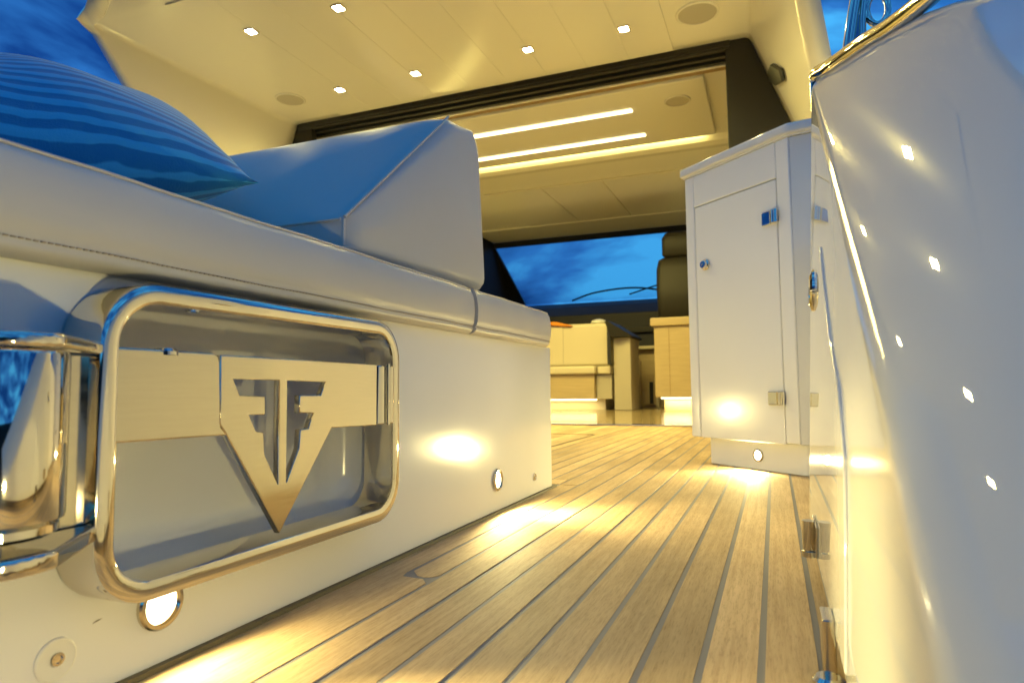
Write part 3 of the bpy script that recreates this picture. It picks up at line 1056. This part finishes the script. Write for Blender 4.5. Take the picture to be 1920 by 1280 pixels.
tag(prism("orange_cloth", [(-2.10, 6.27, 0.858), (-1.86, 6.27, 0.835), (-1.86, 6.27, 0.845), (-2.02, 6.27, 0.890), (-2.10, 6.27, 0.892)], (0, 0.16, 0), ORANGE, None, 0.006, 2), "small orange cloth lying over the top of the sofa backrest", "cloth")
tag(lathe("white_bowl", (-1.66, 6.58, 0.865), (0, 0, 1), [(0, 0), (0.03, 0), (0.085, 0.02), (0.075, 0.045), (0.03, 0.062), (0, 0.066)], WHITEP, None, 24), "small white domed dish on the dark table behind the sofa backrest", "dish")
# dark glass topped side table
tb = tag(empty("side_table", (-1.35, 6.2, 0.006)), "taupe cabinet with dark glass top beside the sofa", "cabinet")
box("side_panel", -1.424, -1.262, 6.20, 6.62, 0.007, 0.70, TAUPE, tb, 0.004, 1)
prism("glass_top", [(-1.475, 6.06, 0.845), (-1.455, 6.06, 0.861), (-1.245, 6.16, 0.72), (-1.245, 6.16, 0.701), (-1.425, 6.1, 0.705)], (0, 0.55, 0), BLACK, tb, 0.003, 1)
box("upright", -1.468, -1.436, 6.12, 6.16, 0.44, 0.83, BLACK, tb)
prism("table_leaf", [(-1.95, 6.52, 0.864), (-1.475, 6.52, 0.864), (-1.475, 7.0, 0.864), (-1.95, 7.0, 0.864)], (0, 0, -0.018), BLACK, tb, 0.003, 1)

# helm pedestal with seat
hp = tag(empty("helm_pedestal", (-0.7, 6.3, 0.006)), "oak pedestal cabinet under the dark helm chair", "cabinet")
box("cabinet_body", -1.036, -0.30, 6.20, 6.85, 0.128, 0.792, OAK, hp, 0.004, 1)
box("top_slab", -1.066, -0.28, 6.17, 6.88, 0.794, 0.872, OAKH, hp, 0.010, 2)
box("panel_joint", -0.90, -0.896, 6.1975, 6.199, 0.15, 0.78, BROWN, hp)
box("plinth", -0.97, -0.34, 6.30, 6.82, 0.007, 0.126, CREAM, hp)
box("under_glow", -0.99, -0.34, 6.24, 6.28, 0.114, 0.126, STRIP, hp)
lamp_area("under_lamp", (-0.66, 6.26, 0.108), (0, -0.1, -1), 2.5, WARM2, 0.62, 0.03, hp)
hs = tag(empty("helm_chair", (-0.75, 6.4, 0.873)), "dark brown leather helm chair with headrest", "chair")
bm = bmesh.new()
rings = []
for z, hw, y0, y1 in ((0.874, 0.245, 6.34, 6.50), (0.90, 0.262, 6.31, 6.53), (1.15, 0.272, 6.30, 6.52), (1.36, 0.272, 6.33, 6.52), (1.45, 0.255, 6.35, 6.52), (1.475, 0.222, 6.38, 6.50)):
    rings.append([(a, b, z) for a, b in rrect(-0.755 - hw, -0.755 + hw, y0, y1, 0.06, 5)])
loft(bm, rings, closed=True)
done(bm, "backrest", HELM, hs, angle=60)
bm = bmesh.new()
rings = []
for z, hw, y0, y1 in ((1.470, 0.19, 6.37, 6.49), (1.50, 0.215, 6.34, 6.50), (1.66, 0.215, 6.34, 6.50), (1.715, 0.185, 6.37, 6.48)):
    rings.append([(a, b, z) for a, b in rrect(-0.755 - hw, -0.755 + hw, y0, y1, 0.05, 5)])
loft(bm, rings, closed=True)
done(bm, "headrest", HELM, hs, angle=60)
box("seat_pad", -1.0, -0.50, 6.53, 6.86, 0.875, 0.99, HELM, hs, 0.03, 3)

# companionway panelling between table and pedestal
cw = tag(empty("companionway", (-1.2, 7.2, 0.006)), "oak panelled companionway opening between the sofa cabinet and the helm pedestal", "companionway")
box("back_panel", -1.44, -1.0, 7.30, 7.36, 0.007, 0.64, OAK, cw)
box("coaming", -1.44, -1.0, 7.20, 7.40, 0.641, 0.675, CREAM, cw, 0.004, 1)
box("door_panel", -1.335, -1.20, 7.26, 7.298, 0.03, 0.30, OAKH, cw, 0.003, 1)
box("door_gap", -1.275, -1.235, 7.252, 7.259, 0.04, 0.28, HELM, cw)
box("side_post", -1.42, -1.372, 7.22, 7.298, 0.007, 0.52, CREAM, cw, 0.003, 1)
box("stair_post", -1.20, -1.165, 7.22, 7.298, 0.007, 0.52, CREAM, cw, 0.003, 1)

# ================================================================ COCKPIT CABINET
cb = tag(empty("cockpit_cabinet", (-0.07, 1.95, 0)), "white cockpit cabinet with hinged door and lit plinth on the teak deck", "cabinet")
fd = Vector((0.744, -0.668, 0))        # along the door face, towards the right
fn = Vector((-0.668, -0.744, 0))       # out of the door face
P0 = Vector((-0.184, 2.053, 0))
def cp(s, o, z): return P0 + fd * s + fn * o + Vector((0, 0, z))
OFF = 0.028
sL, sR = -0.048, 0.345
CH = Vector((0.28, -0.05, 0))           # short return face that looks aft, right of the door
# plinth
A, B_ = cp(0.0, 0, 0), cp(0.342, 0, 0)
pts = [A, cp(0.10, 0.003, 0), cp(0.22, 0.003, 0), B_, B_ + Vector((0.25, -0.02, 0)), B_ + Vector((0.25, 0.5, 0)), A + Vector((0.25, 0.32, 0))]
prism("plinth", pts, (0, 0, 0.079), GEL, cb, 0.002, 1)
# body with a recess for the door: frame pieces around it
dl, dr_, db, dt = -0.008, 0.300, 0.0775, 0.772
zb, zt = 0.079, 0.872
back = [cp(sR, OFF, zb) , cp(sR, OFF, zb) + CH, cp(sR, OFF, zb) + CH + Vector((0, 0.5, 0)), cp(sL, -0.30, zb), cp(sL, OFF - 0.004, zb)]
bm = bmesh.new()
# carcass stands 4 mm behind the face frame
addprism(bm, [cp(sL + 0.003, OFF - 0.014, zb), cp(sR - 0.003, OFF - 0.014, zb), cp(sR - 0.003, OFF - 0.014, zb) + CH, cp(sR, OFF, zb) + CH + Vector((0, 0.5, 0)), cp(sL + 0.003, -0.32, zb)], (0, 0, zt - zb))
done(bm, "carcass", GEL, cb)
def facepiece(name, s0, s1, z0, z1, bev, o0=OFF - 0.0135, o1=OFF, m=GEL, par=cb, seg=3):
    return prism(name, [cp(s0, o0, z0), cp(s1, o0, z0), cp(s1, o1, z0), cp(s0, o1, z0)], (0, 0, z1 - z0), m, par, bev, seg)
facepiece("face_frame", sL, dl - 0.0025, zb - 0.001, zt, 0.004)
facepiece("face_frame", dr_ + 0.0025, sR, zb + 0.002, zt, 0.004)
facepiece("face_frame", dl - 0.0024, dr_ + 0.0024, dt + 0.0025, zt - 0.0005, 0.003)
door = facepiece("door", dl, dr_, db, dt, 0.003, OFF - 0.013, OFF - 0.001)
for z in (0.655, 0.178):
    h = prism("hinge", [cp(dr_ - 0.048, OFF - 0.001, z), cp(dr_ - 0.002, OFF - 0.001, z), cp(dr_ + 0.001, OFF + 0.010, z), cp(dr_ - 0.006, OFF + 0.013, z), cp(dr_ - 0.016, OFF + 0.007, z), cp(dr_ - 0.046, OFF + 0.005, z)], (0, 0, 0.036), CHROME, door, 0.002, 2)
    lathe("hinge_pin", cp(dr_ + 0.004, OFF + 0.008, z + 0.001), (0, 0, 1), [(0, 0), (0.0055, 0), (0.0055, 0.034), (0, 0.034)], CHROME, h, 14)
lathe("lock", cp(0.034, OFF - 0.001, 0.590), fn, [(0.016, 0), (0.016, 0.005), (0.0125, 0.008), (0.0115, 0.014), (0.0100, 0.0155), (0.004, 0.0155), (0.003, 0.013), (0, 0.013)], CHROME, door, 28)
# return face to the right of the door, facing aft
prism("side_panel", [cp(sR + 0.001, OFF - 0.003, zb), cp(sR + 0.001, OFF - 0.003, zb) + CH, cp(sR + 0.001, OFF - 0.012, zb) + CH + Vector((0, .01, 0)), cp(sR - 0.001, OFF - 0.013, zb)], (0, 0, zt - zb - 0.001), GELG, cb, 0.003, 2)
# countertop with rounded nose
tp = [cp(sL - 0.012, OFF + 0.012, 0.875), cp(sR + 0.004, OFF + 0.012, 0.875), cp(sR + 0.004, OFF + 0.012, 0.875) + CH, cp(sR, OFF, 0.875) + CH + Vector((0, 0.5, 0)), cp(sL - 0.012, -0.33, 0.875)]
prism("countertop", tp, (0, 0, 0.030), GELG, cb, 0.009, 4)
prism("counter_neck", [p + Vector((0, 0, -0.002)) for p in (cp(sL - 0.003, OFF + 0.003, 0.874), cp(sR, OFF + 0.003, 0.874), cp(sR, OFF + 0.003, 0.874) + CH, cp(sR, OFF, 0.874) + CH + Vector((0, 0.49, 0)), cp(sL - 0.003, -0.325, 0.874))], (0, 0, 0.006), GEL, cb)
courtesy(cb, cp(0.187, 0.0032, 0.040), fn, 0.0175, 18.0, (-0.62, -0.80, -0.33), 92, 0.007, 5.0)

# ================================================================ RIGHT-HAND BULWARK
bw = tag(empty("bulwark", (0.12, 0.6, 0)), "white glossy bulwark moulding with steel capping rail at the right of the passage", "bulwark")
def gx(z): return 0.0375 + 0.0425 * z            # the passage side leans out a little
N_ = Vector((-0.795, -0.318, 0.515)).normalized()
F1 = Vector((0.04173, 0.24146, 0.14278))
T_ = Vector((0.02664, 0.83165, 0.55465))
E2 = Vector((0.60517, -0.45504, 0.65322))
KAP = 1.3
def flare_pt(a, w): return F1 + T_ * a + E2 * w - N_ * (KAP / 2 * (w - 0.02) ** 2)
def flare_n(w): return (N_ + E2 * KAP * (w - 0.02)).normalized()
TOPW = [(-0.16, 0.185), (0.37, 0.178), (0.454, 0.173), (0.53, 0.165), (0.60, 0.153), (0.687, 0.128), (0.765, 0.094), (0.82, 0.066), (0.88, 0.037), (0.945, 0.012)]
def top_w(a):
    for (a0, w0), (a1, w1) in zip(TOPW[:-1], TOPW[1:]):
        if a <= a1:
            t = (a - a0) / (a1 - a0)
            return w0 + (w1 - w0) * t
    return TOPW[-1][1]
rings = []
tops = []
na = 60
for i in range(na + 1):
    a = -0.155 + (0.945 + 0.155) * i / na
    wt = top_w(a)
    fold = flare_pt(a, 0)
    L_ = min(0.010, wt * 0.7)
    ring = []
    ring.append(Vector((gx(0.03) + 0.10, fold.y, 0.024)))
    ring.append(Vector((gx(0.03) + 0.004, fold.y, 0.024)))
    zt_ = fold.z - L_
    for k in range(9):
        z = 0.028 + (max(zt_, 0.029) - 0.028) * k / 8
        ring.append(Vector((gx(z), fold.y, z)))
    p0 = ring[-1]
    p2 = flare_pt(a, L_)
    pc = Vector((gx(fold.z), fold.y, fold.z))
    for k in range(1, 6):
        t = k / 6
        ring.append(p0 * (1 - t) ** 2 + pc * 2 * t * (1 - t) + p2 * t * t)
    for k in range(13):
        ring.append(flare_pt(a, L_ + (wt - L_) * k / 12))
    top, nt_ = flare_pt(a, wt), flare_n(wt)
    tops.append((a, top, nt_))
    r_ = 0.006
    for k in range(1, 5):
        t = math.pi / 2 * k / 4
        ring.append(top + E2 * r_ * math.sin(t) - nt_ * r_ * (1 - math.cos(t)))
    ring.append(top + E2 * r_ - nt_ * 0.03)
    ring.append(top + E2 * r_ + Vector((0.16, 0.02, -0.06)))
    rings.append(ring)
bm = bmesh.new()
V = loft(bm, rings)
bm.faces.new(V[-1])
bm.faces.new(V[0][::-1])
# soften the far end edge
done(bm, "moulding", GELG, bw, angle=50)
# boarding gate: a proud panel in the passage side
def gp(y, z, o=0.0): return Vector((gx(z) - o, y, z))
gpoly = [(0.935, 0.036), (0.938, 0.330), (0.850, 0.372), (0.794, 0.383), (0.726, 0.327), (0.644, 0.268), (0.567, 0.230), (0.516, 0.178), (0.506, 0.129), (0.502, 0.036)]
bg_ = prism("boarding_gate", [gp(y, z, 0.0022) for y, z in gpoly], (0.004, 0, 0), GELG, bw, 0.0016, 3)
lathe("flush_latch", gp(0.905, 0.349, 0.002), (-1, 0, 0.04), [(0.027, 0), (0.026, 0.003), (0.020, 0.005), (0.016, 0.002), (0, 0.002)], CHROME, bg_, 28)
hb = lathe("hinge", gp(0.830, 0.036, 0.008), (0, 0, 1), [(0, 0), (0.0090, 0.0), (0.0090, 0.006), (0.0070, 0.007), (0.0078, 0.009), (0.0078, 0.040), (0, 0.040)], STEEL, bg_, 20)
prism("hinge_leaf", [gp(0.79, 0.043, 0.0045), gp(0.87, 0.043, 0.0045), gp(0.87, 0.076, 0.0045), gp(0.79, 0.076, 0.0045)], (0.002, 0, 0), STEEL, bg_, 0.0006, 1)
lt = box("gate_stop", 0.0275, 0.0375, 0.575, 0.610, 0.003, 0.048, STEEL, bw, 0.002, 2)
lathe("stop_ring", (0.031, 0.575, 0.0), (0, 0, 1), [(0, 0), (0.012, 0), (0.012, 0.003), (0.009, 0.006), (0, 0.006)], CHROME, lt, 22)
courtesy(bw, gp(0.135, 0.066, 0.001), (-1, 0, 0.04), 0.0205, 1.8, (-1, 0.12, 0.06), 90, 0.008, 2.8)
# capping rail along the top of the moulding
rp_ = []
for a, top, nt_ in tops[::-3]:
    rp_.append(top + E2 * 0.004 + nt_ * 0.003)
far = rp_[0]
rp_ = [p for p, (a, _, _) in zip(rp_, tops[::-3]) if a > 0.67]
d_ = (rp_[-1] - rp_[-4]).normalized()
rp_ += [rp_[-1] + d_ * 0.08 + Vector((0, 0, 0.004)), rp_[-1] + d_ * 0.18 + Vector((0.0, 0, 0.014)), rp_[-1] + d_ * 0.32 + Vector((0.0, 0, 0.02))]
rail = [far + Vector((-0.006, 0.012, -0.11)), far + Vector((-0.005, 0.013, -0.05)), far + Vector((-0.003, 0.010, -0.015))] + rp_
rs_ = spline(rail, 5)
tube("capping_rail", rs_, [0.0042 + 0.0058 * min(1.0, max(0.0, (i - 4) / 10)) for i in range(len(rs_))], CHROME, bw, 16)
# fairlead of polished tube standing behind the rail
fl_ = tag(empty("fairlead", (0.125, 1.0, 0.70)), "polished steel fairlead standing on the bulwark behind the capping rail", "fairlead")
tube("leg", spline([(0.110, 1.0, 0.660), (0.113, 1.0, 0.700), (0.119, 1.0, 0.738), (0.128, 1.0, 0.785), (0.14, 1.0, 0.84)], 6), 0.0075, CHROME, fl_, 12)
tube("leg", spline([(0.128, 1.0, 0.660), (0.131, 1.0, 0.715), (0.133, 1.0, 0.743), (0.140, 1.0, 0.785), (0.155, 1.0, 0.83)], 6), 0.0050, CHROME, fl_, 12)
tube("ring", [(0.151 + 0.013 * math.cos(R(a)), 1.0, 0.748 + 0.022 * math.sin(R(a))) for a in range(0, 360, 20)], 0.0045, CHROME, fl_, 10, True)
prism("web", [(0.112, 0.998, 0.66), (0.129, 0.998, 0.66), (0.132, 0.998, 0.745), (0.121, 0.998, 0.745)], (0, 0.004, 0), CHROME, fl_, 0.001, 1)
tube("foot", [(0.09, 1.01, 0.655), (0.175, 0.98, 0.655)], 0.010, CHROME, fl_, 12)
